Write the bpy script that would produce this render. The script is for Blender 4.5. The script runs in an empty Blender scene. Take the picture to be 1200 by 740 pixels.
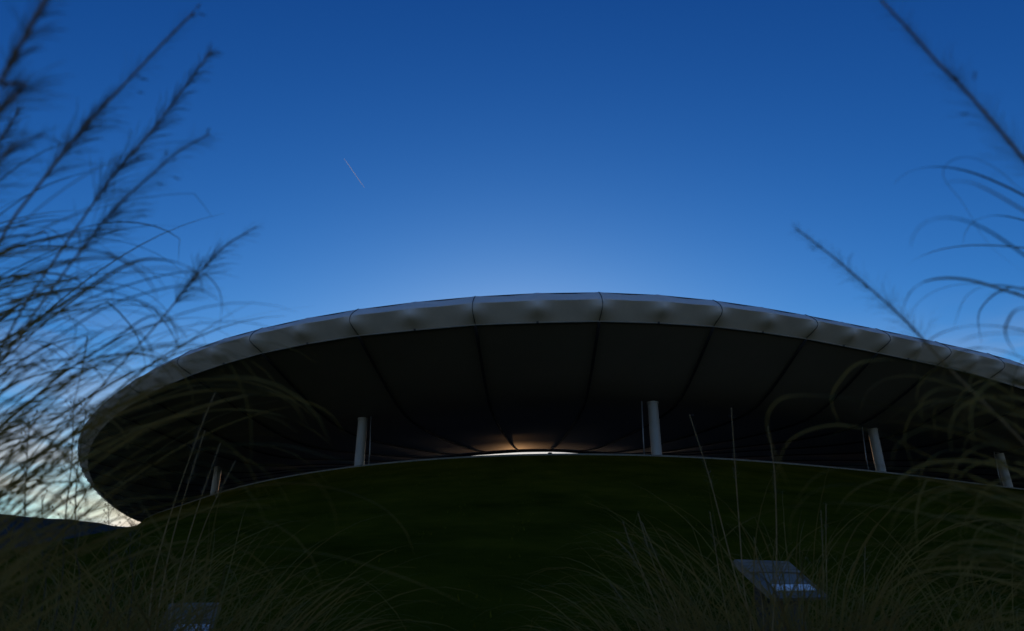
import bpy, bmesh, math, random
from mathutils import Vector, Matrix
R = math.radians
rnd = random.Random(7)
sc = bpy.context.scene
C = sc.collection

# ------------------------------------------------------------------ camera, sky, sun, exposure
EYE = 0.9
cam_d = bpy.data.cameras.new('camera')
cam_d.lens = 23.14; cam_d.sensor_width = 36; cam_d.clip_end = 20000; cam_d.clip_start = 0.02
cam_d.dof.use_dof = True; cam_d.dof.focus_distance = 14.0; cam_d.dof.aperture_fstop = 3.0
cam = bpy.data.objects.new('camera', cam_d); C.objects.link(cam)
cam.location = (0, 0, EYE)
PITCH = 22.176
cam.rotation_euler = (R(90 + PITCH), 0, 0)
sc.camera = cam

SUN_EL, SUN_AZ = 5.0, 0.5          # just above the far roof, behind the stadium
world = bpy.data.worlds.new('World'); sc.world = world; world.use_nodes = True
wt = world.node_tree; wn = wt.nodes; wl = wt.links
wn.clear()
def wnode(t, **kw):
    n = wn.new(t)
    for k, v in kw.items(): setattr(n, k, v)
    return n
sky = wnode('ShaderNodeTexSky', sky_type='NISHITA', sun_disc=False)
sky.sun_elevation = R(SUN_EL); sky.sun_rotation = R(SUN_AZ)
sky.air_density = 1.0; sky.dust_density = 1.3; sky.ozone_density = 3.0; sky.altitude = 1500
bg = wnode('ShaderNodeBackground'); out = wnode('ShaderNodeOutputWorld')
# the photograph's deep evening blue: a contrast curve per channel on the physical sky
srgb = wnode('ShaderNodeSeparateColor'); wl.new(sky.outputs[0], srgb.inputs[0])
crgb = wnode('ShaderNodeCombineColor')
for ch, (pw, k) in enumerate(((2.0, 0.86), (1.52, 1.12), (1.17, 1.73))):
    a_ = wnode('ShaderNodeMath', operation='POWER'); a_.inputs[1].default_value = pw
    b_ = wnode('ShaderNodeMath', operation='MULTIPLY'); b_.inputs[1].default_value = k
    c_ = wnode('ShaderNodeMath', operation='MINIMUM'); c_.inputs[1].default_value = (9.5, 9.0, 8.2)[ch]
    wl.new(srgb.outputs[ch], a_.inputs[0]); wl.new(a_.outputs[0], b_.inputs[0]); wl.new(b_.outputs[0], c_.inputs[0])
    wl.new(c_.outputs[0], crgb.inputs[ch])
gam = crgb
# thin evening cloud low over the horizon
tc = wnode('ShaderNodeTexCoord'); sep = wnode('ShaderNodeSeparateXYZ')
wl.new(tc.outputs['Generated'], sep.inputs[0])
mp = wnode('ShaderNodeMapping'); mp.inputs['Scale'].default_value = (2.2, 2.2, 11.0)
mp.inputs['Rotation'].default_value = (0.0, R(9), 0.0)
wl.new(tc.outputs['Generated'], mp.inputs[0])
nz = wnode('ShaderNodeTexNoise'); nz.inputs['Scale'].default_value = 1.9; nz.inputs['Detail'].default_value = 6
nz.inputs['Distortion'].default_value = 0.5
wl.new(mp.outputs[0], nz.inputs['Vector'])
cr = wnode('ShaderNodeMapRange', interpolation_type='SMOOTHSTEP')
cr.inputs['From Min'].default_value = 0.30; cr.inputs['From Max'].default_value = 0.62
wl.new(nz.outputs[0], cr.inputs[0])
hb = wnode('ShaderNodeMapRange', interpolation_type='SMOOTHSTEP')
hb.inputs['From Min'].default_value = 0.36; hb.inputs['From Max'].default_value = 0.10
wl.new(sep.outputs['Z'], hb.inputs[0])
mu = wnode('ShaderNodeMath', operation='MULTIPLY')
wl.new(cr.outputs[0], mu.inputs[0]); wl.new(hb.outputs[0], mu.inputs[1])
mu2 = wnode('ShaderNodeMath', operation='MULTIPLY'); mu2.inputs[1].default_value = 0.75
wl.new(mu.outputs[0], mu2.inputs[0])
mixc = wnode('ShaderNodeMix', data_type='RGBA'); pass
wl.new(mu2.outputs[0], mixc.inputs['Factor']); wl.new(gam.outputs[0], mixc.inputs['A'])
wl.new(mixc.outputs['Result'], bg.inputs[0])
ccol = wnode('ShaderNodeValToRGB')      # cloud lit cream near the horizon, grey above
ccol.color_ramp.elements[0].position = .05; ccol.color_ramp.elements[0].color = (.80, .64, .40, 1)
ccol.color_ramp.elements[1].position = .20; ccol.color_ramp.elements[1].color = (.30, .34, .42, 1)
wl.new(sep.outputs['Z'], ccol.inputs[0])
csc = wnode('ShaderNodeVectorMath', operation='SCALE'); csc.inputs['Scale'].default_value = 13.0
wl.new(ccol.outputs[0], csc.inputs[0]); wl.new(csc.outputs[0], mixc.inputs['B'])
bg.inputs[1].default_value = 0.10
wl.new(bg.outputs[0], out.inputs[0])

sun_d = bpy.data.lights.new('sun', 'SUN'); sun_d.energy = 0.17; sun_d.angle = R(0.5); sun_d.color = (1.0, 0.52, 0.22)
sun = bpy.data.objects.new('sun', sun_d); C.objects.link(sun)
to_sun = Vector((math.sin(R(SUN_AZ)) * math.cos(R(SUN_EL)), math.cos(R(SUN_AZ)) * math.cos(R(SUN_EL)), math.sin(R(SUN_EL))))
sun.rotation_euler = to_sun.to_track_quat('Z', 'Y').to_euler()

sc.view_settings.view_transform = 'Standard'; sc.view_settings.look = 'None'
sc.view_settings.gamma = 1.0; sc.view_settings.exposure = 0.0
sc.cycles.max_bounces = 6; sc.cycles.use_denoising = True

# ------------------------------------------------------------------ helpers
def tag(o, label=None, cat=None, group=None, kind=None):
    if label: o['label'] = label
    if cat: o['category'] = cat
    if group: o['group'] = group
    if kind: o['kind'] = kind
    return o
def empty(name, loc=(0, 0, 0), rz=0.0, label=None, cat=None, group=None):
    o = bpy.data.objects.new(name, None); C.objects.link(o)
    o.location = loc; o.rotation_euler = (0, 0, rz); o.empty_display_size = 0.2
    return tag(o, label, cat, group)
class MB:
    def __init__(s): s.v = []; s.f = []
    def add(s, v, f):
        b = len(s.v); s.v += [tuple(p) for p in v]; s.f += [tuple(b + i for i in q) for q in f]
    def grid(s, rows, closed=False):
        n = len(rows[0]); b = len(s.v)
        for r in rows: s.v += [tuple(p) for p in r]
        for i in range(len(rows) - 1):
            for j in range(n if closed else n - 1):
                k = (j + 1) % n
                s.f.append((b + i * n + j, b + i * n + k, b + (i + 1) * n + k, b + (i + 1) * n + j))
    def box(s, c, d, rot=None):
        x, y, z = d[0] / 2, d[1] / 2, d[2] / 2
        vs = [Vector((a * x, b_ * y, e * z)) for a in (-1, 1) for b_ in (-1, 1) for e in (-1, 1)]
        if rot is not None: vs = [rot @ q for q in vs]
        c = Vector(c)
        s.add([q + c for q in vs], [(0, 1, 3, 2), (4, 6, 7, 5), (0, 4, 5, 1), (2, 3, 7, 6), (0, 2, 6, 4), (1, 5, 7, 3)])
    def tube(s, pts, rad, n=5, closed=False, cap=True):
        pts = [Vector(p) for p in pts]; m = len(pts)
        if not hasattr(rad, '__len__'): rad = [rad] * m
        rings = []; up = None
        for i, p in enumerate(pts):
            a = pts[(i - 1) % m] if (closed or i > 0) else p
            b = pts[(i + 1) % m] if (closed or i < m - 1) else p
            t = (b - a)
            t = t.normalized() if t.length > 1e-9 else Vector((0, 0, 1))
            if up is None: up = Vector((0, 0, 1)) if abs(t.z) < .9 else Vector((1, 0, 0))
            sd = t.cross(up)
            if sd.length < 1e-6: sd = t.cross(Vector((1, 0, 0)))
            sd.normalize(); up = sd.cross(t).normalized()
            rings.append([p + (sd * math.cos(2 * math.pi * k / n) + up * math.sin(2 * math.pi * k / n)) * rad[i] for k in range(n)])
        if closed: rings.append(rings[0])
        b0 = len(s.v); s.grid(rings, True)
        if cap and not closed:
            s.f.append(tuple(b0 + k for k in range(n))[::-1]); s.f.append(tuple(b0 + (m - 1) * n + k for k in range(n)))
    def ribbon(s, pts, widths, side):
        """a folded leaf: two strips meeting in a shallow keel"""
        m = len(pts); rows = []
        for i, p in enumerate(pts):
            t = (pts[min(i + 1, m - 1)] - pts[max(i - 1, 0)]).normalized()
            sd = side - t * side.dot(t)
            if sd.length < 1e-5: sd = Vector((1, 0, 0)) - t * t.x
            sd.normalize(); nn = t.cross(sd); w = widths[i] / 2
            rows.append([p - sd * w + nn * w * .5, p, p + sd * w + nn * w * .5])
        s.grid(rows)
    def build(s, name, mat, parent=None, smooth=True, sharp=None, kind=None):
        me = bpy.data.meshes.new(name); me.from_pydata(s.v, [], s.f)
        if smooth: me.polygons.foreach_set('use_smooth', [True] * len(me.polygons))
        if sharp is not None: me.set_sharp_from_angle(angle=R(sharp))
        me.materials.append(mat); me.update()
        o = bpy.data.objects.new(name, me); C.objects.link(o)
        if parent is not None: o.parent = parent
        if kind: o['kind'] = kind
        return o

def mat(name, col, rough=.8, var=.12, scale=3.0, bump=0.0, bscale=30.0, metal=0.0, spec=.4, col2=None, stretch=None, transl=0.0):
    m = bpy.data.materials.new(name); m.use_nodes = True
    nt = m.node_tree; N = nt.nodes; L = nt.links; b = N['Principled BSDF']
    b.inputs['Roughness'].default_value = rough; b.inputs['Metallic'].default_value = metal
    b.inputs['Specular IOR Level'].default_value = spec
    t = N.new('ShaderNodeTexCoord'); mpn = N.new('ShaderNodeMapping'); L.new(t.outputs['Object'], mpn.inputs[0])
    if stretch: mpn.inputs['Scale'].default_value = stretch
    n = N.new('ShaderNodeTexNoise'); n.inputs['Scale'].default_value = scale; n.inputs['Detail'].default_value = 7
    n.inputs['Roughness'].default_value = .65
    L.new(mpn.outputs[0], n.inputs['Vector'])
    r = N.new('ShaderNodeValToRGB'); r.color_ramp.elements[0].position = .3; r.color_ramp.elements[1].position = .7
    lo = tuple(c * (1 - var) for c in col); hi = col2 or tuple(min(1, c * (1 + var)) for c in col)
    r.color_ramp.elements[0].color = (*lo, 1); r.color_ramp.elements[1].color = (*hi, 1)
    L.new(n.outputs[0], r.inputs[0]); L.new(r.outputs[0], b.inputs['Base Color'])
    if bump:
        n2 = N.new('ShaderNodeTexNoise'); n2.inputs['Scale'].default_value = bscale; n2.inputs['Detail'].default_value = 5
        L.new(mpn.outputs[0], n2.inputs['Vector'])
        bp = N.new('ShaderNodeBump'); bp.inputs['Strength'].default_value = bump; bp.inputs['Distance'].default_value = .05
        L.new(n2.outputs[0], bp.inputs['Height']); L.new(bp.outputs[0], b.inputs['Normal'])
    if transl:
        tr = N.new('ShaderNodeBsdfTranslucent'); L.new(r.outputs[0], tr.inputs[0])
        mx = N.new('ShaderNodeMixShader'); mx.inputs[0].default_value = transl
        L.new(b.outputs[0], mx.inputs[1]); L.new(tr.outputs[0], mx.inputs[2])
        L.new(mx.outputs[0], N['Material Output'].inputs[0])
    return m

M = dict(
    ground=mat('ground_earth', (.05, .045, .03), .95, .35, .6, .6, 8),
    lawn=mat('lawn_turf', (.058, .058, .004), .95, .35, .22, .8, 14, col2=(.12, .085, .006), spec=0.0),
    lawn_blade=mat('lawn_blade', (.085, .08, .006), .9, .4, .5, spec=0.0),
    hill=mat('hill_scrub', (.05, .055, .05), 1.0, .4, .01, spec=0),
    concrete=mat('pale_concrete', (.22, .19, .14), .85, .2, 1.5, .2, 20),
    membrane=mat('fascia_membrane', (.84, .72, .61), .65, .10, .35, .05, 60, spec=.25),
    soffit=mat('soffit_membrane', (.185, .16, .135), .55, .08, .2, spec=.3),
    seam=mat('black_cable', (.015, .015, .016), .7, .2, 2),
    trim=mat('trim_aluminium', (.26, .23, .19), .55, .1, 2),
    column=mat('column_paint', (.31, .285, .25), .40, .25, .8, .03, 25, stretch=(1, 1, .25)),
    steel=mat('galvanised_steel', (.26, .25, .24), .5, .2, 6, metal=.6),
    dark=mat('dark_steel', (.025, .025, .027), .6, .2, 5),
    bowl=mat('stand_concrete', (.16, .155, .15), .9, .2, .4),
    blade=mat('dry_grass_blade', (.44, .25, .06), .8, .35, 4, col2=(.27, .18, .04), spec=.15, transl=.25),
    stalk=mat('dry_grass_stalk', (.38, .24, .10), .8, .25, 6, spec=.15),
    plume=mat('grass_plume', (.24, .19, .13), .95, .2, 9, spec=.05, transl=.3),
    weed=mat('weed_stem', (.10, .085, .05), .9, .2, 8, spec=.1),
    slat=mat('weathered_timber', (.23, .175, .115), .85, .3, 5, .3, 40, stretch=(.4, 6, 6)),
    board=mat('lectern_grey_metal', (.14, .11, .075), .6, .12, 4),
    post=mat('shade_toned_timber', (.075, .058, .04), .85, .35, 5, .3, 30, stretch=(6, 6, .5)),  # lectern posts and front panel: shade put into a darker timber colour
    pane=mat('blue_grey_print', (.22, .185, .14), .7, .2, 7),
    white=mat('white_sky_sheen', (.82, .80, .76), .5, .05, 6),  # lectern strip: sky reflection on a glossy strip, painted as plain white
    trail=mat('ice_trail', (.95, .95, .95), 1.0, .04, .02, spec=0, transl=.9),
)

_t = M['trail'].node_tree            # thin ice cloud: part of the sky shows through
_o = _t.nodes['Material Output']; _src = _o.inputs[0].links[0].from_socket
_tp = _t.nodes.new('ShaderNodeBsdfTransparent'); _mx = _t.nodes.new('ShaderNodeMixShader'); _mx.inputs[0].default_value = .36
_t.links.new(_tp.outputs[0], _mx.inputs[1]); _t.links.new(_src, _mx.inputs[2]); _t.links.new(_mx.outputs[0], _o.inputs[0])

cp, sp = math.cos(R(PITCH)), math.sin(R(PITCH))
FPX = 1200 * 23.14 / 36
def at(px, py, d):
    """a point d metres in front of the camera plane, seen at photo position px, py"""
    x = (px - 600) / FPX * d; y = -(py - 370) / FPX * d
    return Vector((x, d * cp - y * sp, EYE + d * sp + y * cp))
def spline(pts, n=24):
    """Catmull-Rom through the points"""
    P = [pts[0] * 2 - pts[1]] + list(pts) + [pts[-1] * 2 - pts[-2]]
    outp = []; m = len(pts) - 1
    for i in range(m):
        k = max(2, int(n / m) + 1)
        for j in range(k):
            t = j / k; a, b, c, d = P[i:i + 4]
            outp.append(.5 * ((2 * b) + (c - a) * t + (2 * a - 5 * b + 4 * c - d) * t * t + (3 * b - a - 3 * c + d) * t ** 3))
    outp.append(pts[-1]); return outp

RIBS = [(-42.68,69.30,19.79,17.57,-17.61,110.54,19.40),(-39.86,66.33,19.98,17.73,-16.29,109.14,19.36),(-36.69,63.28,20.28,17.91,-14.80,107.71,19.34),(-33.23,60.27,20.62,18.10,-13.17,106.30,19.33),
(-29.43,57.34,20.86,18.30,-11.38,104.92,19.36),(-25.41,54.66,21.02,18.49,-9.49,103.66,19.40),(-21.22,52.29,21.09,18.68,-7.53,102.54,19.43),(-16.82,50.25,21.19,18.79,-5.46,101.58,19.44),
(-12.29,48.61,21.29,18.89,-3.33,100.81,19.46),(-7.62,47.39,21.39,18.90,-1.13,100.24,19.52),(-2.85,46.63,21.53,19.04,1.11,99.88,19.60),(1.94,46.33,21.68,19.11,3.36,99.74,19.62),(6.71,46.46,21.81,19.27,5.60,99.81,19.66),
(11.40,47.01,21.84,19.34,7.80,100.06,19.64),(15.93,47.89,21.76,19.39,9.93,100.47,19.56),(20.19,49.01,21.62,19.32,11.94,101.00,19.53),(24.17,50.27,21.47,19.23,13.81,101.60,19.55),(27.86,51.61,21.36,19.09,15.54,102.22,19.58),
(31.34,52.97,21.29,18.95,17.18,102.86,19.65),(34.72,54.34,21.20,18.83,18.77,103.51,19.73),(38.06,55.73,21.11,18.70,20.34,104.16,19.82),(41.43,57.22,21.06,18.57,21.92,104.86,19.93),(44.82,58.85,21.06,18.42,23.51,105.63,19.98),
(48.21,60.66,21.05,18.25,25.11,106.48,19.96),(52.65,63.04,20.78,18.05,27.19,107.60,19.90),(57.90,65.70,20.51,17.85,29.66,108.85,19.90),(63.84,68.65,20.24,17.64,32.45,110.23,19.90),(70.29,71.89,19.97,17.43,35.48,111.76,19.90),
(77.00,75.42,19.72,17.24,38.64,113.41,19.90),(83.70,79.20,19.51,17.05,41.79,115.19,19.90),(90.08,83.20,19.34,16.89,44.79,117.07,19.90),(95.82,87.38,19.19,16.73,47.48,119.03,19.90),(100.61,91.70,19.06,16.60,49.73,121.07,19.90),
(104.11,96.13,18.94,16.48,51.38,123.15,19.90),(106.04,100.64,18.84,16.38,52.28,125.27,19.90),(106.89,105.20,18.75,16.30,52.68,127.41,19.90),(107.38,109.78,18.69,16.23,52.92,129.57,19.90),
(107.56,114.38,18.63,16.18,53.00,131.73,19.90),(107.44,118.98,18.59,16.14,52.94,133.89,19.90),(107.05,123.57,18.57,16.12,52.76,136.05,19.90),(106.43,128.15,18.56,16.11,52.47,138.20,19.90),
(105.49,132.71,18.57,16.11,52.03,140.34,19.90),(104.16,137.24,18.58,16.13,51.40,142.47,19.90),(102.50,141.75,18.62,16.16,50.62,144.59,19.90),(100.53,146.24,18.66,16.21,49.70,146.70,19.90),
(98.29,150.69,18.72,16.27,48.64,148.79,19.90),(95.81,155.12,18.80,16.34,47.48,150.87,19.90),(93.14,159.52,18.89,16.43,46.22,152.94,19.90),(90.29,163.90,18.99,16.54,44.88,155.00,19.90),
(87.31,168.26,19.11,16.65,43.48,157.05,19.90),(84.21,172.59,19.24,16.79,42.03,159.08,19.90),(81.04,176.90,19.39,16.93,40.54,161.11,19.90),(77.82,181.19,19.55,17.09,39.02,163.13,19.90),
(74.57,185.47,19.72,17.27,37.50,165.14,19.90),(71.33,189.74,19.91,17.46,35.97,167.15,19.90),(68.12,194.00,20.11,17.65,34.46,169.15,19.90),(64.95,198.26,20.32,17.86,32.97,171.15,19.90),
(61.83,202.51,20.53,18.08,31.51,173.15,19.90),(58.75,206.75,20.76,18.30,30.06,175.14,19.90),(55.71,210.96,20.99,18.53,28.63,177.12,19.90),(52.71,215.16,21.22,18.77,27.22,179.09,19.90),
(49.75,219.33,21.46,19.00,25.83,181.05,19.90),(46.83,223.46,21.70,19.24,24.46,183.00,19.90),(43.94,227.57,21.94,19.49,23.10,184.92,19.90),(41.08,231.62,22.18,19.73,21.76,186.83,19.90),
(38.26,235.64,22.42,19.97,20.43,188.72,19.90),(35.45,239.59,22.66,20.21,19.11,190.58,19.90),(32.64,243.48,22.90,20.44,17.79,192.40,19.90),(29.84,247.30,23.13,20.68,16.47,194.20,19.90),
(27.02,251.04,23.36,20.91,15.15,195.96,19.90),(24.17,254.69,23.59,21.14,13.81,197.67,19.90),(21.22,258.22,23.82,21.36,12.42,199.33,19.90),(18.13,261.63,24.03,21.58,10.97,200.93,19.90),
(14.89,264.89,24.25,21.79,9.45,202.47,19.90),(11.49,267.99,24.45,22.00,7.85,203.92,19.90),(7.92,270.89,24.65,22.19,6.17,205.28,19.90),(4.17,273.56,24.84,22.38,4.41,206.54,19.90),(0.26,275.98,25.01,22.56,2.57,207.68,19.90),
(-3.82,278.10,25.17,22.72,0.65,208.68,19.90),(-8.06,279.90,25.31,22.86,-1.34,209.52,19.90),(-12.43,281.32,25.44,22.98,-3.40,210.19,19.90),(-16.91,282.35,25.53,23.08,-5.50,210.67,19.90),
(-21.47,282.97,25.59,23.14,-7.64,210.96,19.90),(-26.07,283.16,25.62,23.17,-9.80,211.06,19.90),(-30.66,282.96,25.61,23.16,-11.96,210.96,19.90),(-35.23,282.37,25.55,23.10,-14.11,210.68,19.90),
(-39.73,281.45,25.45,23.00,-16.23,210.25,19.90),(-44.17,280.24,25.31,22.85,-18.31,209.68,19.90),(-48.54,278.80,25.11,22.66,-20.37,209.00,19.90),(-52.85,277.19,24.87,22.42,-22.39,208.25,19.90),
(-57.12,275.47,24.59,22.13,-24.40,207.44,19.90),(-61.37,273.71,24.27,21.81,-26.40,206.61,19.90),(-65.57,271.83,23.91,21.46,-28.37,205.73,19.90),(-69.68,269.77,23.53,21.08,-30.30,204.76,19.90),
(-73.68,267.50,23.14,20.68,-32.18,203.69,19.90),(-77.52,264.96,22.73,20.28,-33.99,202.50,19.90),(-81.15,262.13,22.32,19.87,-35.69,201.17,19.90),(-84.53,259.02,21.91,19.46,-37.28,199.71,19.90),
(-87.62,255.61,21.51,19.06,-38.74,198.10,19.90),(-90.39,251.94,21.13,18.67,-40.04,196.38,19.90),(-92.82,248.03,20.76,18.30,-41.18,194.54,19.90),(-94.88,243.92,20.41,17.96,-42.15,192.61,19.90),
(-96.60,239.65,20.08,17.63,-42.95,190.60,19.90),(-97.98,235.26,19.78,17.32,-43.60,188.54,19.90),(-99.03,230.78,19.50,17.04,-44.10,186.44,19.90),(-99.79,226.25,19.23,16.78,-44.45,184.30,19.90),
(-100.27,221.67,18.99,16.54,-44.68,182.15,19.90),(-100.50,217.08,18.77,16.31,-44.79,179.99,19.90),(-100.50,212.48,18.57,16.11,-44.79,177.83,19.90),(-100.30,207.88,18.38,15.92,-44.69,175.67,19.90),
(-99.90,203.29,18.21,15.75,-44.51,173.52,19.90),(-99.34,198.73,18.05,15.60,-44.24,171.37,19.90),(-98.62,194.18,17.92,15.46,-43.91,169.23,19.90),(-97.77,189.66,17.80,15.34,-43.50,167.11,19.90),
(-96.78,185.17,17.69,15.23,-43.04,165.00,19.90),(-95.68,180.70,17.60,15.14,-42.52,162.90,19.90),(-94.48,176.26,17.52,15.07,-41.96,160.81,19.90),(-93.18,171.84,17.46,15.01,-41.35,158.73,19.90),
(-91.80,167.46,17.42,14.96,-40.70,156.67,19.90),(-90.34,163.09,17.39,14.94,-40.01,154.62,19.90),(-88.81,158.75,17.38,14.92,-39.29,152.58,19.90),(-87.23,154.43,17.38,14.93,-38.55,150.55,19.90),
(-85.59,150.13,17.40,14.95,-37.78,148.53,19.90),(-83.92,145.85,17.44,14.98,-36.99,146.52,19.90),(-82.21,141.57,17.49,15.03,-36.19,144.51,19.90),(-80.48,137.31,17.56,15.10,-35.38,142.50,19.90),
(-78.74,133.05,17.64,15.18,-34.56,140.50,19.90),(-76.99,128.79,17.73,15.28,-33.74,138.50,19.90),(-75.21,124.55,17.84,15.38,-32.90,136.51,19.90),(-73.39,120.33,17.96,15.50,-32.04,134.52,19.90),
(-71.52,116.12,18.08,15.63,-31.17,132.54,19.90),(-69.60,111.94,18.22,15.76,-30.26,130.58,19.90),(-67.61,107.79,18.36,15.91,-29.33,128.63,19.90),(-65.56,103.67,18.51,16.06,-28.37,126.69,19.90),
(-63.43,99.59,18.67,16.21,-27.36,124.78,19.90),(-61.21,95.56,18.83,16.37,-26.32,122.88,19.90),(-58.90,91.58,18.99,16.54,-25.24,121.01,19.90),(-56.49,87.66,19.14,16.71,-24.11,119.17,19.90),
(-53.98,83.81,19.27,16.88,-22.92,117.36,19.86),(-51.35,80.03,19.39,17.05,-21.69,115.58,19.76),(-48.59,76.35,19.52,17.22,-20.39,113.85,19.61),(-45.71,72.77,19.65,17.39,-19.04,112.17,19.47)]
RIM = [(-79.82,164.75),(-78.30,160.38),(-76.78,156.17),(-75.34,152.07),(-74.02,148.02),(-72.77,143.98),(-71.51,139.93),(-70.22,135.84),(-68.88,131.67),(-67.44,127.43),(-65.79,123.16),
(-63.78,118.98),(-61.38,114.96),(-58.71,111.02),(-55.87,107.05),(-52.82,103.04),(-49.57,98.97),(-46.13,94.71),(-42.48,90.16),(-38.58,85.24),(-34.30,79.98),(-29.54,74.53),(-24.17,69.18),
(-18.18,64.24),(-11.59,60.01),(-4.53,57.00),(2.78,55.60),(10.08,55.80),(17.19,57.33),(24.06,59.72),(30.73,62.58),(37.28,65.65),(43.62,69.13),(49.92,72.70),(56.35,76.21),(63.02,79.68),
(70.01,83.15),(77.22,86.86),(84.39,91.10),(91.13,96.12),(96.44,102.38),(98.92,110.25),(99.79,118.61),(99.60,127.01),(98.37,135.29),(95.72,143.40),(91.87,151.13),(87.36,158.26),(82.64,164.75),
(78.01,170.62),(73.54,175.96),(69.35,180.85),(65.39,185.38),(61.64,189.61),(58.10,193.62),(54.73,197.46),(51.41,201.12),(48.00,204.56),(44.62,207.88),(41.55,211.36),(38.76,215.10),(36.00,219.02),
(33.16,223.07),(30.20,227.29),(27.05,231.67),(23.67,236.26),(20.01,241.05),(15.96,245.90),(11.42,250.64),(6.38,255.09),(0.83,259.06),(-5.19,262.36),(-11.59,264.78),(-18.24,266.19),(-24.99,266.56),
(-31.72,265.94),(-38.30,264.45),(-44.72,262.35),(-50.99,259.87),(-57.19,257.22),(-63.20,254.15),(-68.88,250.48),(-74.02,246.11),(-78.44,240.98),(-82.05,235.21),(-84.78,228.93),(-86.62,222.32),
(-87.68,215.59),(-88.07,208.90),(-87.91,202.39),(-87.35,196.13),(-86.46,190.16),(-85.37,184.52),(-84.10,179.17),(-82.73,174.12),(-81.31,169.32)]

NR = len(RIBS); NM = len(RIM)

# ------------------------------------------------------------------ ground, mound, hills
def periodic(P, k):
    o = []; n = len(P)
    for i in range(n):
        a, b, c, d = (Vector(P[(i + j) % n]) for j in (-1, 0, 1, 2))
        for j in range(k):
            t = j / k
            o.append(.5 * ((2 * b) + (c - a) * t + (2 * a - 5 * b + 4 * c - d) * t * t + (3 * b - a - 3 * c + d) * t ** 3))
    return o
rim = periodic([(x, y) for x, y in RIM], 4); nr = len(rim)
rim_n = []
for i in range(nr):
    t = rim[(i + 4) % nr] - rim[i - 4]; rim_n.append(Vector((t.y, -t.x)).normalized())
RZ = 10.9
def flank(i):
    f = min(1, max(0, (rim_n[i].dot(Vector((.12, -.99))) - .35) / .6)); return .30 + .70 * f * f * (3 - 2 * f)
FL = [flank(i) for i in range(nr)]
def rim_offset(i, d): return rim[i] + rim_n[i] * (d * FL[i] if d > .5 else d)
def mound_z(d):
    u = min(1, max(0, d / 46.0)); return RZ * (1 - u) * (1 - .42 * u)

g = MB(); rows = []
for r in (0, 3, 6, 10, 16, 25, 40, 70, 120, 200, 350, 600, 1000, 1800, 3200, 6000, 12000):
    rows.append([(r * math.cos(a * math.pi / 36), r * math.sin(a * math.pi / 36),
                  (0.03 * math.sin(a * 1.7 + r) if 0 < r < 12 else 0)) for a in range(72)])
g.grid(rows, True)
tag(g.build('ground', M['ground']), 'dark earth and dry grass ground in front of the mound', kind='structure')

g = MB(); rows = []
for d in (0, .3, .8, 2, 4, 7, 10, 14, 18, 22, 27, 32, 37, 41, 44, 46.3):
    rows.append([(*rim_offset(i, d), mound_z(d) - (.06 if d > 46 else 0)
                 + (0.05 * math.sin(i * .7 + d) * math.sin(i * .23 - d * .6) if 1 < d < 44 else 0)) for i in range(nr)])
g.grid(rows, True)
mound = g.build('grass_mound', M['lawn'])
tag(mound, 'steep dark green grass mound that carries the stadium', kind='structure')
g = MB(); rows = []
for d, z in ((.06, -.1), (.06, .12), (-.34, .12), (-.34, -.1)):
    rows.append([(*rim_offset(i, d), RZ + z) for i in range(nr)])
rows.append(rows[0]); g.grid(rows, True)
g.build('rim_kerb', M['concrete'], mound, smooth=False)
# short turf standing on the slope
g = MB(); lr = random.Random(3)
for k in range(70000):
    i = lr.randrange(nr)
    if rim[i].y > 110: continue
    d = 46 * lr.random() ** .8 if k % 5 else lr.random() * 1.2
    p = rim_offset(i, d) + Vector((lr.uniform(-.5, .5), lr.uniform(-.5, .5)))
    h = lr.uniform(.04, .11) * (.7 if d < 1.5 else 1); a = lr.uniform(0, 6.28); w = lr.uniform(.01, .03)
    z = mound_z(d) - .02
    b = Vector((p.x, p.y, z)); s_ = Vector((math.cos(a), math.sin(a), 0)) * w
    tip = b + Vector((lr.uniform(-.05, .05), lr.uniform(-.05, .05), h + .02))
    q = len(g.v); g.v += [tuple(b - s_), tuple(b + s_), tuple(tip)]; g.f.append((q, q + 1, q + 2))
g.build('turf_blades', M['lawn_blade'], mound, smooth=False, kind='stuff')

# hills along the horizon, highest to the left
g = MB(); rows = [[], [], [], []]; hr = random.Random(11)
ph = [hr.uniform(0, 6.28) for _ in range(8)]
for a in range(361):
    az = math.radians(a - 180)
    dn = sum(math.sin(az * k * 3.1 + ph[k % 8]) / k for k in range(1, 15)) * .16
    fine = sum(math.sin(az * k * 23 + ph[k % 8]) / k for k in range(1, 9)) * .10
    el = 2.3 + .35 * dn + .12 * fine
    el += 2.0 * math.exp(-((a - 180 + 40) / 20.0) ** 2)
    d = 2600.0
    el += hr.uniform(-.05, .05)
    h = d * math.tan(math.radians(el))
    for r, (dd, hh) in zip(rows, ((d - 700, -2), (d - 350, h * .52 + 12 * fine), (d, h), (d + 900, -2))):
        r.append((dd * math.sin(az), dd * math.cos(az), hh))
g.grid(rows)
tag(g.build('hills', M['hill']), 'dark blue hills along the horizon at left', kind='structure')

# ------------------------------------------------------------------ the stadium
c_xy = Vector((-11.6, 164.7))
stadium = empty('stadium', (c_xy.x, c_xy.y, 0), 0, 'vast round stadium with a pale saucer roof above the grass mound', 'stadium')
roof = None
def loc(p): return (p[0] - c_xy.x, p[1] - c_xy.y, p[2])
# plan normals at ribs
def ring_n(k, j=0):
    a = RIBS[(k - 1) % NR]; b = RIBS[(k + 1) % NR]
    t = Vector((b[0] - a[0], b[1] - a[1])); return Vector((t.y, -t.x)).normalized()
sgn = 1 if ring_n(12).y < 0 else -1
RN = [ring_n(k) * sgn for k in range(NR)]
def rim_gap(x, y):
    return min((Vector((x, y)) - q).length for q in rim)
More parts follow.
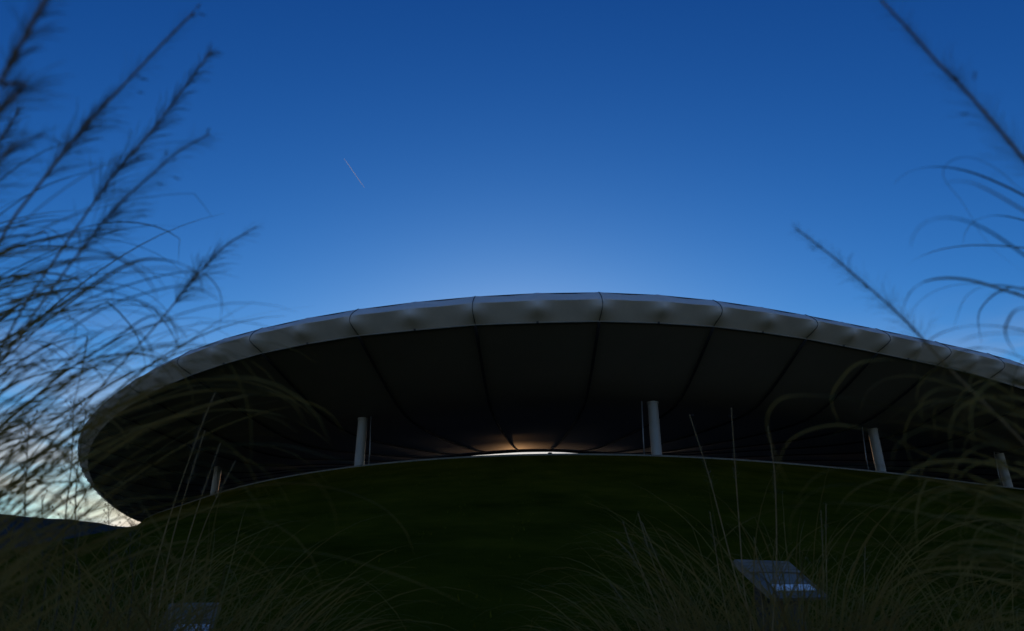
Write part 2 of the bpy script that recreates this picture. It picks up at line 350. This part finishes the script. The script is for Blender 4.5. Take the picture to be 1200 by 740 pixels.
# column line fraction on each seam
SC = []
for k in range(NR):
    o = Vector(RIBS[k][0:2]); i_ = Vector(RIBS[k][4:6]); best = .22
    for j in range(2, 60):
        q = o.lerp(i_, j / 100)
        if (q - c_xy).length < min(((r_ - c_xy).length for r_ in rim if (r_ - c_xy).normalized().dot((q - c_xy).normalized()) > .999), default=1e9) - 1.6:
            best = j / 100; break
    SC.append(best)
SC = [(SC[k - 2] + SC[k - 1] + SC[k] + SC[(k + 1) % NR] + SC[(k + 2) % NR]) / 5 for k in range(NR)]
def hermite(xs, ys, x):
    n = len(xs); d = [(ys[i + 1] - ys[i]) / (xs[i + 1] - xs[i]) for i in range(n - 1)]; m = [d[0] * 1.25]
    for i in range(1, n - 1): m.append(0 if d[i - 1] * d[i] <= 0 else 2 * d[i - 1] * d[i] / (d[i - 1] + d[i]))
    m.append(d[-1] * 1.2)
    for i in range(n - 1):
        if x <= xs[i + 1] or i == n - 2:
            h = xs[i + 1] - xs[i]; t = (x - xs[i]) / h
            return ((2 * t ** 3 - 3 * t * t + 1) * ys[i] + (t ** 3 - 2 * t * t + t) * h * m[i]
                    + (-2 * t ** 3 + 3 * t * t) * ys[i + 1] + (t ** 3 - t * t) * h * m[i + 1])
BO = -.40      # the lower lip of the edge lies this far inside the upper one
RIBS = [(a[0], a[1], a[2], a[3] + .24, a[4], a[5], a[6]) for a in RIBS]
def soffit_pt(kf, s):
    k = int(math.floor(kf)); f = kf - k; a = RIBS[k % NR]; b = RIBS[(k + 1) % NR]
    L_ = lambda j: a[j] * (1 - f) + b[j] * f
    nn = RN[k % NR] * (1 - f) + RN[(k + 1) % NR] * f
    o = Vector((L_(0), L_(1))) + nn * BO; i_ = Vector((L_(4), L_(5)))
    scf = SC[k % NR] * (1 - f) + SC[(k + 1) % NR] * f
    zi = L_(6); zb = L_(3)
    zc = 15.5 + (zb - 19.0) * .35
    z = hermite((0, scf, .63, 1), (zb, zc, max(zc + .6, zi - 2.6), zi), s)
    p = o.lerp(i_, s); return Vector((p.x, p.y, z))

# top skin of the roof is the roof itself; its pieces hang from it
g = MB(); rows = []
for s in (0, .08, .2, .4, .6, .8, 1.0):
    r_ = []
    for k in range(NR):
        a = RIBS[k]; p = Vector(a[0:2]).lerp(Vector(a[4:6]), s)
        zt = a[2] - .03
        z = zt + (a[6] + 1.0 - zt) * s + 1.6 * math.sin(math.pi * s) * .9
        if s == .08: z = zt + .15
        r_.append(loc((p.x, p.y, z)))
    rows.append(r_)
g.grid(rows, True)
roof = g.build('roof', M['membrane'], stadium)

VN, UN = 14, 10
def prof_rib(v, h, pinch):
    o = 1.16 * math.sin(math.pi / 2 * v / .64) if v < .64 else BO + (1.16 - BO) * math.cos(math.pi / 2 * (v - .64) / .36)
    o -= pinch * math.exp(-((v - .90) / .10) ** 2)
    return o
def prof_mid(v, h):
    cv = .46
    return (v / cv) * 1.15 if v < cv else 1.15 + (v - cv) / (1 - cv) * (BO - 1.15)
for k in range(NR):
    a, b = RIBS[k], RIBS[(k + 1) % NR]; na, nb = RN[k], RN[(k + 1) % NR]
    g = MB(); rows = []
    vs = sorted(set([i / VN for i in range(VN + 1)] + [.455, .465]))
    for v in vs:
        r_ = []
        for j in range(UN + 1):
            u = j / UN; u = .5 - .5 * math.cos(math.pi * u) * (.75 + .25 * abs(math.cos(math.pi * u)))
            L_ = lambda q: a[q] * (1 - u) + b[q] * u
            nn = (na * (1 - u) + nb * u).normalized()
            dl, dr = u, 1 - u; dmin = min(dl, dr); main = (k % 2 == 0) == (dl < dr)
            w = .8 * math.exp(-(dmin / .15) ** 2)
            zt, zb = L_(2), L_(3); h = zt - zb
            o = w * prof_rib(v, h, .05 if main else .22) + (1 - w) * prof_mid(v, h)
            sag = .13 * math.sin(math.pi * u) * (1 - v)
            gapu = .02 if (main and dmin < 1e-6) else 0
            r_.append(loc((L_(0) + nn.x * (o - gapu), L_(1) + nn.y * (o - gapu), zt - h * v - sag)))
        rows.append(r_)
    g.grid(rows); g.build('fascia_panel', M['membrane'], roof, sharp=28)
# dark lacing at every second rib, over the fascia and along the soffit
SN = 26
for k in range(0, NR, 2):
    a = RIBS[k]; nn = RN[k]; h = a[2] - a[3]; pts = []
    for i in range(15):
        v = i / 14; o = prof_rib(v, h, .05) + .012
        pts.append(loc((a[0] + nn.x * o, a[1] + nn.y * o, a[2] + .005 - h * v)))
    g = MB(); g.tube(pts, .026, 5); g.build('fascia_seam', M['seam'], roof)
    pts = [Vector(loc(soffit_pt(k, i / SN))) - Vector((0, 0, .05)) for i in range(SN + 1)]
    g = MB(); g.tube(pts, [.13 - .05 * i / SN for i in range(SN + 1)], 6); g.build('soffit_seam', M['seam'], roof)
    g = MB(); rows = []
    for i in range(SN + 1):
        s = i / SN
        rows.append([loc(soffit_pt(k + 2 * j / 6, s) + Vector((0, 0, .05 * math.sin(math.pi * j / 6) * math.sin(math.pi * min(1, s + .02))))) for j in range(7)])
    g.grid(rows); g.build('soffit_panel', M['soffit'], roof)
    # short bracket under the plain rib between two seams
    p = soffit_pt(k + 1, 0.0); g = MB()
    n1 = RN[(k + 1) % NR]
    g.box(loc((p.x + n1.x * .02, p.y + n1.y * .02, p.z + .05)), (.16, .16, .22)); g.build('edge_clamp', M['dark'], roof, smooth=False)
g = MB(); g.tube([loc(soffit_pt(k, 0) + Vector((RN[k].x * .03, RN[k].y * .03, -.01))) for k in range(NR)], .055, 6, closed=True)
g.build('edge_trim', M['trim'], roof)
g = MB(); g.tube([loc((RIBS[k][4], RIBS[k][5], RIBS[k][6] - .02)) for k in range(NR)], .30, 8, closed=True)
g.build('inner_ring_beam', M['dark'], roof)
# floodlights along the inner ring, facing the pitch
proto = None
for k in range(0, 26):
    if k in (12,): continue
    p = soffit_pt(k + .5, 1.0)
    if proto is None:
        q = MB(); q.box((0, 0, .30), (.5, .3, .38)); q.box((0, 0, .05), (.12, .12, .3)); q.box((0, .16, .30), (.42, .04, .30))
        proto = q.build('floodlight', M['dark'], roof, smooth=False); o = proto
    else:
        o = proto.copy(); C.objects.link(o); o.parent = roof
    o.location = loc((p.x, p.y + .25, p.z + .18 + .12 * ((k * 7) % 3)))
q = MB(); p = soffit_pt(12.05, 1.0); q.box(loc((p.x, p.y - .3, p.z - .75)), (.62, .4, .5)); q.box(loc((p.x, p.y - .2, p.z - .35)), (.1, .1, .5))
q.build('hanging_speaker', M['dark'], roof, smooth=False)

# terrace behind the rim and the seating bowl
g = MB(); rows = []
for d, z in ((-.3, .02), (-12, .02)): rows.append([loc((*rim_offset(i, d), RZ + z)) for i in range(0, nr, 2)])
g.grid(rows, True); g.build('terrace', M['bowl'], stadium, smooth=False)
g = MB(); rows = []
for j in range(12):
    d = -12 - j * 2.0; z = RZ - j * .85
    rows.append([loc((*rim_offset(i, d), z)) for i in range(0, nr, 4)]); rows.append([loc((*rim_offset(i, d), z - .85)) for i in range(0, nr, 4)])
g.grid(rows, True); g.build('seating_bowl', M['bowl'], stadium, smooth=False)

# columns and the thin rain pipes beside them
cidx = []
col_xy = {}
for x, y in ((-14.1, 61.4), (12.25, 56.0), (35.9, 65.0), (55.8, 75.8), (-36.9, 83.8)):
    i = min(range(nr), key=lambda i: (rim[i] - Vector((x, y))).length); cidx.append(i)
    v = Vector((x, y)); d_ = v.normalized(); col_xy[i] = v + d_ * (1.15 / max(.3, abs(d_.dot(rim_n[i]))))
# further columns at the same pitch round the hidden part of the ring
extra = []; acc = 0; i = cidx[3]; stepdir = 1 if rim[(cidx[3] + 3) % nr].x > rim[cidx[3]].x else -1
while len(extra) < 16:
    j = (i + stepdir) % nr; acc += (rim[j] - rim[i]).length; i = j
    if acc > 26:
        if (rim[i] - rim[cidx[4]]).length < 18: break
        extra.append(i); acc = 0
def roof_under(x, y):
    best = None
    for k in range(NR):
        o = Vector(RIBS[k][0:2]); i_ = Vector(RIBS[k][4:6]); t = i_ - o
        s = max(0, min(1, (Vector((x, y)) - o).dot(t) / t.length_squared))
        dd = (o + t * s - Vector((x, y))).length
        if best is None or dd < best[0]: best = (dd, k, s)
    return soffit_pt(best[1], best[2]).z
pipe_side = {cidx[0]: 1.45, cidx[1]: -1.25, cidx[2]: -2.3, cidx[3]: -2.0, cidx[4]: 1.5}
for i in cidx + extra:
    p = col_xy.get(i, rim_offset(i, -1.5)); zt = roof_under(p.x, p.y) + .1; z0 = RZ + .02
    g = MB(); hgt = zt - z0
    prof = [(0, .68), (.08, .68), (.08, .50), (.12, .46), (1.4, .46), (1.41, .445), (1.44, .445), (1.45, .46), (2.9, .46), (2.91, .445), (2.94, .445), (2.95, .46), (hgt - .16, .46), (hgt - .16, .52), (hgt, .52)]
    g.grid([[loc((p.x + r_ * math.cos(a * math.pi / 14), p.y + r_ * math.sin(a * math.pi / 14), z0 + z)) for a in range(28)] for z, r_ in prof], True)
    col = g.build('column', M['column'], stadium, sharp=40)
    t = Vector((-rim_n[i].y, rim_n[i].x)); t = t if t.x > 0 else -t
    e = pipe_side.get(i, 1.4)
    q = p + t * e + rim_n[i] * .3; zq = roof_under(q.x, q.y)
    g = MB(); g.tube([loc((q.x, q.y, z0)), loc((q.x + .02, q.y, z0 + 1.6)), loc((q.x - e * .10, q.y, zq))], .055, 8)
    g.tube([loc((q.x, q.y, z0)), loc((q.x, q.y, z0 + .12))], .13, 8)
    g.build('rain_pipe', M['steel'], stadium)

# ------------------------------------------------------------------ vapour trail high in the sky
a, b = at(403, 186, 5200), at(427, 220, 5000)
g = MB(); pts = spline([a, a.lerp(b, .3) + Vector((.5, 0, .5)), a.lerp(b, .7) - Vector((.5, 0, .4)), b], 24)
g.tube([p - a for p in pts], [.6 + 2.6 * math.sin(math.pi * (.12 + .8 * i / (len(pts) - 1))) for i in range(len(pts))], 6)
o = g.build('vapour_trail', M['trail']); o.location = a
tag(o, 'short thin white vapour trail slanting in the blue sky above the roof', 'vapour trail')

# ------------------------------------------------------------------ information lecterns in the grass
def lectern(x, y, rz, top, label, width=1.0, slope=.50):
    t = empty('information_lectern', (x, y, 0), rz, label, 'information board', 'information lecterns in the grass')
    ang = R(42); L_ = slope; rot = Matrix.Rotation(ang, 3, 'X')
    # board local frame: x across, y up the slope, face towards -y and up
    mid = Vector((0, 0, top - math.sin(ang) * L_ / 2))
    def onb(px, py, pz): return mid + rot @ Vector((px, py, pz))
    g = MB(); g.box(onb(0, 0, -.02), (width, L_, .035), rot); bd = g.build('board', M['board'], t, smooth=False)
    for i in range(4):
        g = MB(); g.box(onb(0, L_ / 2 - .022 - i * .044, .012), (width + .02, .038, .022), rot); g.build('slat', M['slat'], bd, smooth=False)
    g = MB(); g.box(onb(.05, .04, .004), (width * .72, .22, .008), rot); g.build('print_panel', M['pane'], bd, smooth=False)
    g = MB(); g.box(onb(.05, -.125, .008), (width * .74, .075, .014), rot); g.build('sky_sheen_strip', M['white'], bd, smooth=False)
    for s in (-1, 1):
        g = MB(); g.box(onb(s * (width / 2 + .012), 0, -.01), (.022, L_, .05), rot); g.build('side_rail', M['slat'], bd, smooth=False)
    hb = top - math.sin(ang) * L_
    g = MB(); g.box((0, .02, (hb + .02) / 2 - .02), (width * .62, .07, hb - .02)); g.build('front_panel', M['post'], t, smooth=False)
    for s in (-1, 1):
        g = MB(); g.box((s * width * .36, .05, (hb + .1) / 2), (.07, .07, hb + .1)); g.build('post', M['post'], t, smooth=False)
    return t
p = at(917, 690, 6.6)
lectern(p.x, p.y, R(40), 1.11, 'grey slatted information lectern with a strip coloured white as sky reflection in the grass at right')
p = at(226, 708, 5.4)
lectern(p.x, p.y, R(12), .735, 'low pale information lectern almost hidden in the grass at left', .36, .26)

# ------------------------------------------------------------------ tall ornamental grasses
CAMP = Vector((0, 0, EYE))
def view_side(p):
    """leaf faces lie roughly across the leaf's own arc, turned a little at random"""
    return Vector((rnd.uniform(-1, 1), rnd.uniform(-.6, .6), rnd.uniform(-.2, .2))).normalized()
def add_blade(g, pts, w):
    n = len(pts); g.ribbon(pts, [w * min(1, .5 + 2.5 * i / n) * (1 - (i / (n - 1)) ** 3 * .92) for i in range(n)], view_side(pts[0]))
def arc(p0, az, el, L, droop, n=13, wob=.05):
    """a leaf that rises, arches over and hangs down"""
    p = Vector(p0); o = [p.copy()]; e = el; a = az; kink = rnd.randrange(4, n - 2) if rnd.random() < .12 else -1
    for i in range(n - 1):
        t = i / (n - 1); e -= droop * (t ** 1.4) * 2.4 / (n - 1); a += rnd.uniform(-wob, wob)
        if i == kink: e -= 1.0; a += rnd.uniform(-.6, .6)
        e = max(e, -1.45)
        p = p + Vector((math.cos(e) * math.cos(a), math.cos(e) * math.sin(a), math.sin(e))) * (L / (n - 1)); o.append(p.copy())
    return o
def plume(parent, pts, length, dens, hair, mats='plume', one=0.0):
    """feathery head along the last `length` metres of a stalk"""
    g = MB(); acc = [0]
    for i in range(1, len(pts)): acc.append(acc[-1] + (pts[i] - pts[i - 1]).length)
    T = acc[-1]
    def on(d):
        for i in range(1, len(pts)):
            if acc[i] >= d: return pts[i - 1].lerp(pts[i], (d - acc[i - 1]) / max(1e-6, acc[i] - acc[i - 1])), (pts[i] - pts[i - 1]).normalized()
        return pts[-1], (pts[-1] - pts[-2]).normalized()
    n = int(dens * length * 100)
    for i in range(n):
        t = rnd.random() ** 1.1; nd = max(3, int(length / .020))      # hairs stand in tufts at the nodes
        if rnd.random() < .5: t = min(.995, (int(t * nd) + .5) / nd + rnd.gauss(0, .012))
        t = max(.002, t)
        p, d = on(T - length * (1 - t))
        a = rnd.uniform(0, 6.28); u = d.orthogonal().normalized(); v = d.cross(u)
        side = u * math.cos(a) + v * math.sin(a)
        L = hair * (1.15 - .8 * t) * rnd.uniform(.35, 1.1)
        q = [p]; dr = (d * rnd.uniform(.8, 1.2) + side * rnd.uniform(.15, .75) * (1 + .4 * math.sin(t * 23))).normalized()
        for j in range(4):
            dr = (dr + Vector((.07, 0, -.10)) + side * .05).normalized(); q.append(q[-1] + dr * L / 4)
        w = rnd.uniform(.00035, .0007) * (1 + hair * 2)
        g.ribbon(q, [w, w * .9, w * .8, w * 1.1, w * .3], u)
        if rnd.random() < .02:      # a spikelet half way out
            c = q[2 + (i % 2)]; g.ribbon([c, c + dr * .004 + side * .002, c + dr * .010 + side * .003], [.0008, .0024, .0004], v)
    return g.build('plume', M[mats], parent, smooth=False)
def stalk(clump, pts, r0, r1, pl=0, dens=1.2, hair=.06, m='stalk', name='stalk'):
    pts = spline(pts, 26); n = len(pts)
    inv = clump.location
    pts = [p - inv for p in pts]
    g = MB(); g.tube(pts, [r0 + (r1 - r0) * i / (n - 1) for i in range(n)], 5)
    for i in range(4, n - 8, 6):   # nodes
        d = (pts[i + 1] - pts[i]).normalized(); r = (r0 + (r1 - r0) * i / (n - 1)) * 1.35
        g.tube([pts[i] - d * r, pts[i], pts[i] + d * r], [r * .7, r, r * .7], 5)
    s = g.build(name, M[m], clump)
    if pl: plume(s, pts, pl, dens, hair)
    return s
def clump_at(x, y, label, group='tall ornamental grasses', name='ornamental_grass', cat='ornamental grass'):
    return tag(empty(name, (x, y, 0), 0, label, cat, group), kind='thing')
def blades(clump, curves, w, single=60):
    """the most visible leaves one by one, the dense rest of the tuft as one part"""
    inv = clump.location; rest = MB(); k = 0
    for c in curves:
        c = [p - inv for p in c]
        if k < single:
            g = MB(); add_blade(g, c, w * rnd.uniform(.6, 1.35)); g.build('blade', M['blade'], clump)
        else: add_blade(rest, c, w * rnd.uniform(.4, 1.3))
        k += 1
    if rest.v: rest.build('leaf_tuft', M['blade'], clump, kind='stuff')
def px(L, d0, d1=None):
    d1 = d1 or d0; n = len(L)
    return [at(x, y, d0 + (d1 - d0) * i / (n - 1)) for i, (x, y) in enumerate(L)]
def rooted(cl, L, d0, d1=None, spread=.10):
    """a stalk from the clump's foot up through the given places"""
    p = px(L, d0, d1); b = Vector((cl.location.x + rnd.uniform(-spread, spread), cl.location.y + rnd.uniform(-spread, spread), 0))
    return [b, b.lerp(p[0], .5) + Vector((0, 0, .06))] + p

# --- the big clump at left, close to the lens
A = clump_at(-1.25, .62, 'large clump of tall dry plumed grass leaning in from the left edge')
for L, d, r0, r1, pl, hair in (
        ([(-30, 160), (0, 97), (30, 42), (58, -10), (90, -80)], .62, .0026, .0018, .26, .05),
        ([(-60, 345), (20, 250), (90, 160), (145, 100), (190, 52), (228, 14)], .95, .0030, .0012, .30, .055),
        ([(-50, 470), (40, 340), (105, 245), (140, 197), (160, 175), (205, 118), (248, 60)], 1.10, .0026, .0009, .30, .06),
        ([(-60, 500), (0, 425), (60, 340), (130, 250), (180, 203), (212, 176), (246, 157)], 1.02, .0028, .0009, .26, .075),
        ([(-60, 650), (0, 585), (60, 520), (130, 440), (180, 385), (235, 318), (262, 290), (300, 266)], 1.25, .0028, .0010, .20, .07),
        ([(-120, 320), (-40, 235), (0, 190), (18, 170), (52, 158)], .80, .0022, .0009, .22, .085),
        ([(-90, 300), (-30, 215), (0, 165), (22, 130)], 1.2, .002, .0008, .2, .06)):
    stalk(A, rooted(A, L, d), r0 * .85, r1, pl * 1.1, 10, hair * 1.15)
AL = [
    [(-40, 440), (20, 390), (91, 345), (145, 312), (179, 304), (215, 311), (233, 324), (238, 345)],
    [(-40, 430), (40, 385), (100, 352), (170, 328), (225, 318), (248, 328), (260, 352), (256, 390)],
    [(-40, 465), (60, 400), (120, 362), (165, 345), (215, 335), (250, 347), (270, 368), (279, 384)],
    [(-40, 500), (60, 445), (130, 400), (165, 375), (187, 369), (203, 380), (208, 398), (200, 422)],
    [(-40, 400), (20, 360), (60, 346), (120, 349), (165, 358), (190, 373), (205, 395)],
    [(-60, 330), (0, 282), (40, 276), (54, 272), (58, 285), (56, 296)],
    [(-40, 540), (60, 480), (140, 430), (190, 396), (219, 387), (236, 392), (242, 408)],
    [(-40, 520), (40, 455), (110, 420), (160, 415), (190, 428), (205, 450)],
    [(-40, 370), (30, 330), (80, 305), (140, 296), (170, 308)],
    [(-40, 560), (60, 510), (150, 470), (190, 450), (210, 455)],
    [(-60, 620), (60, 560), (160, 505), (260, 470), (320, 462), (380, 480), (405, 510)],
    [(-40, 600), (80, 540), (180, 490), (250, 462), (300, 455), (340, 470), (360, 500)],
    [(-40, 660), (100, 600), (220, 560), (320, 545), (370, 565), (392, 600), (396, 640)],
    [(-60, 680), (100, 620), (240, 580), (350, 566), (430, 585), (470, 615), (486, 650)],
    [(-60, 640), (100, 575), (220, 530), (320, 520), (400, 540), (450, 548)],
    [(-60, 700), (120, 660), (250, 640), (380, 650), (480, 680), (560, 715)],
    [(-60, 560), (40, 470), (110, 395), (150, 385), (175, 405), (180, 440)],
    [(-60, 590), (30, 500), (90, 440), (130, 425), (160, 440), (170, 470)],
    [(-60, 420), (-10, 350), (30, 310), (60, 305), (70, 330)],
    [(-60, 470), (20, 400), (60, 350), (95, 322), (125, 330), (135, 360)],
    [(-40, 720), (120, 690), (230, 670), (330, 672), (420, 700), (470, 735)],
]
cur = []
for L in AL:
    d = rnd.uniform(.75, 1.3); cur.append(spline(px(L, d, d * rnd.uniform(.95, 1.15)), 18))
for k in range(300):           # fans out from the foot, most of it off to the left
    y0 = rnd.uniform(300, 800); x0 = -rnd.uniform(20, 120); d = rnd.uniform(.7, 1.5)
    p0 = at(x0, y0, d)
    el = rnd.uniform(.55, 1.15) if y0 > 450 else rnd.uniform(.35, .9); L = (.14 + .42 * rnd.random() ** 1.6) * (1.25 if y0 > 520 else .8) * d
    cur.append(arc(p0, rnd.uniform(-.35, .75), el, L, rnd.uniform(.4, 2.3), 16, .03))
blades(A, cur, .0034, 120)

# --- the clump at the right edge, close to the lens
B = clump_at(1.25, .62, 'clump of tall dry grass with curling leaves leaning in from the right edge')
for L, d, r0, r1, pl, hair in (
        ([(1290, 300), (1240, 235), (1200, 187), (1165, 145), (1130, 105), (1100, 75), (1065, 35), (1032, 0)], .78, .0028, .0012, .24, .045),
        ([(1260, 590), (1200, 520), (1120, 440), (1062, 377), (1025, 343), (990, 313), (957, 286), (932, 268)], 1.05, .0024, .0009, .24, .045)):
    stalk(B, rooted(B, L, d), r0, r1, pl * 1.2, 14, hair * 1.2)
BL = [
    [(1260, 255), (1200, 225), (1170, 200), (1138, 185), (1113, 190), (1106, 208), (1130, 240), (1160, 288), (1204, 322)],
    [(1270, 290), (1200, 246), (1150, 218), (1122, 212), (1106, 216)],
    [(1270, 350), (1200, 337), (1168, 344), (1147, 368), (1150, 402)],
    [(1270, 370), (1200, 362), (1181, 378), (1180, 396), (1194, 420)],
    [(1260, 345), (1200, 338), (1160, 334), (1131, 349), (1116, 388)],
    [(1270, 410), (1200, 392), (1150, 393), (1120, 402)],
    [(1270, 560), (1200, 528), (1120, 496), (1050, 478), (980, 465), (925, 464), (904, 478), (899, 502), (913, 545), (925, 570)],
    [(1270, 620), (1200, 590), (1100, 540), (1030, 508), (980, 498), (937, 509), (917, 530), (905, 580)],
    [(1270, 500), (1200, 470), (1140, 440), (1070, 424), (1010, 425), (985, 445), (974, 470), (985, 500)],
    [(1270, 510), (1200, 482), (1120, 452), (1060, 440), (1020, 455), (1005, 490)],
    [(1270, 640), (1190, 600), (1090, 560), (1020, 545), (960, 556), (930, 590)],
    [(1270, 660), (1180, 630), (1080, 602), (980, 590), (900, 600), (850, 622)],
    [(1270, 700), (1150, 660), (1050, 640), (960, 642), (900, 665)],
    [(1270, 560), (1190, 500), (1130, 470), (1080, 475), (1060, 510), (1075, 560)],
    [(1270, 600), (1210, 540), (1160, 520), (1120, 545), (1110, 600)],
    [(1270, 520), (1180, 470), (1110, 455), (1080, 470), (1083, 500)],
    [(1270, 680), (1160, 610), (1060, 575), (970, 570), (930, 600), (925, 640)],
]
cur = []
for L in BL:
    d = rnd.uniform(.72, 1.1); cur.append(spline(px(L, d, d * rnd.uniform(.95, 1.1)), 22))
for k in range(90):
    y0 = rnd.uniform(480, 800) if k > 9 else rnd.uniform(250, 450); x0 = 1200 + rnd.uniform(20, 110); d = rnd.uniform(.75, 1.4)
    cur.append(arc(at(x0, y0, d), math.pi - rnd.uniform(-.35, .7), rnd.uniform(.2, .7), rnd.uniform(.15, .36) * d, rnd.uniform(1.0, 2.4), 16, .05))
blades(B, cur, .0034, 100)

# --- clumps a few metres off, nearly sharp
def mid_clump(pxx, d, label, n=120, h=.55, stalks=(), w=.0056, spread=.16, single=24):
    p = at(pxx, 700, d); cl = clump_at(p.x, p.y, label)
    cur = []
    for k in range(int(n * 1.5)):
        a = rnd.uniform(0, 6.28); r = spread * rnd.random() ** .6
        b = Vector((p.x + r * math.cos(a), p.y + r * math.sin(a), 0))
        cur.append(arc(b, a + rnd.uniform(-.5, .5), rnd.uniform(1.0, 1.5), h * 1.42 * rnd.uniform(.7, 1.2), rnd.uniform(1.0, 2.1), 16, .06))
    cur.sort(key=lambda c: -max(q.z for q in c))
    blades(cl, cur, w, single)
    for L, dd, r0, pl in stalks:
        stalk(cl, rooted(cl, L, dd, spread=.08), r0, r0 * .35, pl, 6, .04)
    return cl
mid_clump(862, 3.0, 'tall upright grass clump in front of the slatted lectern with long straw stalks', 150, .95, (
    ([(880, 740), (872, 690), (866, 610), (861, 540), (857, 478)], 3.0, .0042, .34),
    ([(884, 740), (866, 690), (846, 615), (830, 555), (808, 486)], 3.0, .0042, .36),
    ([(856, 740), (846, 690), (838, 640), (832, 600)], 3.1, .004, .2),
    ([(905, 740), (910, 660), (908, 560), (900, 500)], 2.6, .004, .3),
    ([(895, 735), (890, 680), (884, 630)], 3.2, .004, .15)))
mid_clump(785, 3.3, 'low clump of arching grass with pale stalks leaning left beside the lectern', 150, .80, (
    ([(795, 740), (782, 700), (762, 650), (748, 602)], 3.2, .004, .22),
    ([(800, 740), (784, 690), (768, 650), (752, 612)], 3.3, .004, .2),
    ([(778, 740), (760, 690), (742, 655), (722, 632)], 3.4, .004, .2),
    ([(752, 745), (738, 715), (714, 682)], 3.4, .0035, .12),
    ([(775, 740), (765, 700), (740, 640), (730, 612)], 3.3, .0035, .2)))
mid_clump(960, 3.4, 'upright grass clump with a pair of straight stalks right of the lectern', 120, .80, (
    ([(966, 740), (965, 690), (964, 640), (962, 598)], 3.2, .0036, .16),
    ([(969, 740), (969, 690), (968, 640), (968, 590)], 3.2, .0036, .16),
    ([(1008, 740), (1012, 700), (1014, 640)], 3.3, .0035, .14)))
mid_clump(930, 2.9, 'dense grass tuft hiding the post of the slatted lectern', 190, 1.0, spread=.16)
mid_clump(238, 2.7, 'dense grass tuft in front of the half hidden lectern', 170, .92, spread=.12)
mid_clump(1045, 3.2, 'low clump of curling grass right of the paired stalks', 120, .85)
mid_clump(1150, 2.7, 'dark tussock of dry grass in the bottom right corner', 120, .85)
mid_clump(715, 3.9, 'small thin grass tuft at the bottom edge left of the arching clump', 40, .55, spread=.08, single=16)
mid_clump(205, 3.0, 'grass clump at the foot of the roof tip with pale stalks leaning right', 140, .8, (
    ([(178, 690), (186, 650), (204, 590), (233, 507), (252, 460)], 2.8, .004, .3),
    ([(190, 690), (200, 640), (215, 585), (240, 505)], 2.9, .0038, .26),
    ([(203, 700), (215, 650), (235, 585), (258, 520)], 2.9, .0038, .24),
    ([(216, 700), (228, 650), (246, 600), (276, 540)], 3.0, .0036, .2)))
mid_clump(90, 2.8, 'dense dark tussock at bottom left below the hills', 140, .95)
mid_clump(20, 2.3, 'dark tussock in the bottom left corner', 120, .95)
mid_clump(300, 3.3, 'low spreading grass tussock right of the half hidden lectern', 130, .75)
mid_clump(385, 3.7, 'sparse low grass tuft at the bottom edge right of the spreading tussock', 60, .55, spread=.1, single=16)
mid_clump(150, 3.8, 'upright dry tussock behind the bottom left grass', 120, .95)

# --- thin dark weeds with seed knots in front of the bright gap at left
def weed(L, d, label):
    p = px(L, d); b = Vector((p[0].x, p[0].y, 0)); t = empty('dry_weed', b, 0, label, 'weed', 'thin dry weeds')
    pts = [q - b for q in spline([b] + p, 22)]; g = MB(); n = len(pts)
    g.tube(pts, [.0030 - .0020 * i / n for i in range(n)], 5); s = g.build('stem', M['weed'], t)
    g = MB()
    for i in range(n // 2, n - 1):
        for j in range(2):
            a = rnd.uniform(0, 6.28); q = pts[i].lerp(pts[i + 1], rnd.random()); e = q + Vector((math.cos(a) * .03, math.sin(a) * .03, .035)) * rnd.uniform(.5, 1.2)
            g.tube([q, e], [.0009, .0006], 4); g.tube([e - Vector((0, 0, .003)), e, e + Vector((0, 0, .004))], [.001, .0028, .001], 5)
    g.build('seed_head', M['weed'], s, kind='stuff')
weed([(27, 700), (29, 600), (34, 490)], 2.0, 'thin dark weed standing in front of the pale sky at far left')
weed([(66, 720), (75, 620), (84, 540), (86, 470)], 2.2, 'taller thin weed with seed knots second from the left')
weed([(48, 720), (50, 650), (49, 585)], 2.4, 'short thin weed rising just above the hills')
weed([(88, 720), (88, 640), (90, 560), (101, 480)], 2.1, 'thin weed third from the left bending right near the roof')
weed([(128, 720), (128, 650), (127, 590)], 2.4, 'short dark weed under the left tip of the roof')
weed([(152, 720), (152, 650), (155, 610)], 2.5, 'shortest weed nearest the roof tip at the horizon gap')
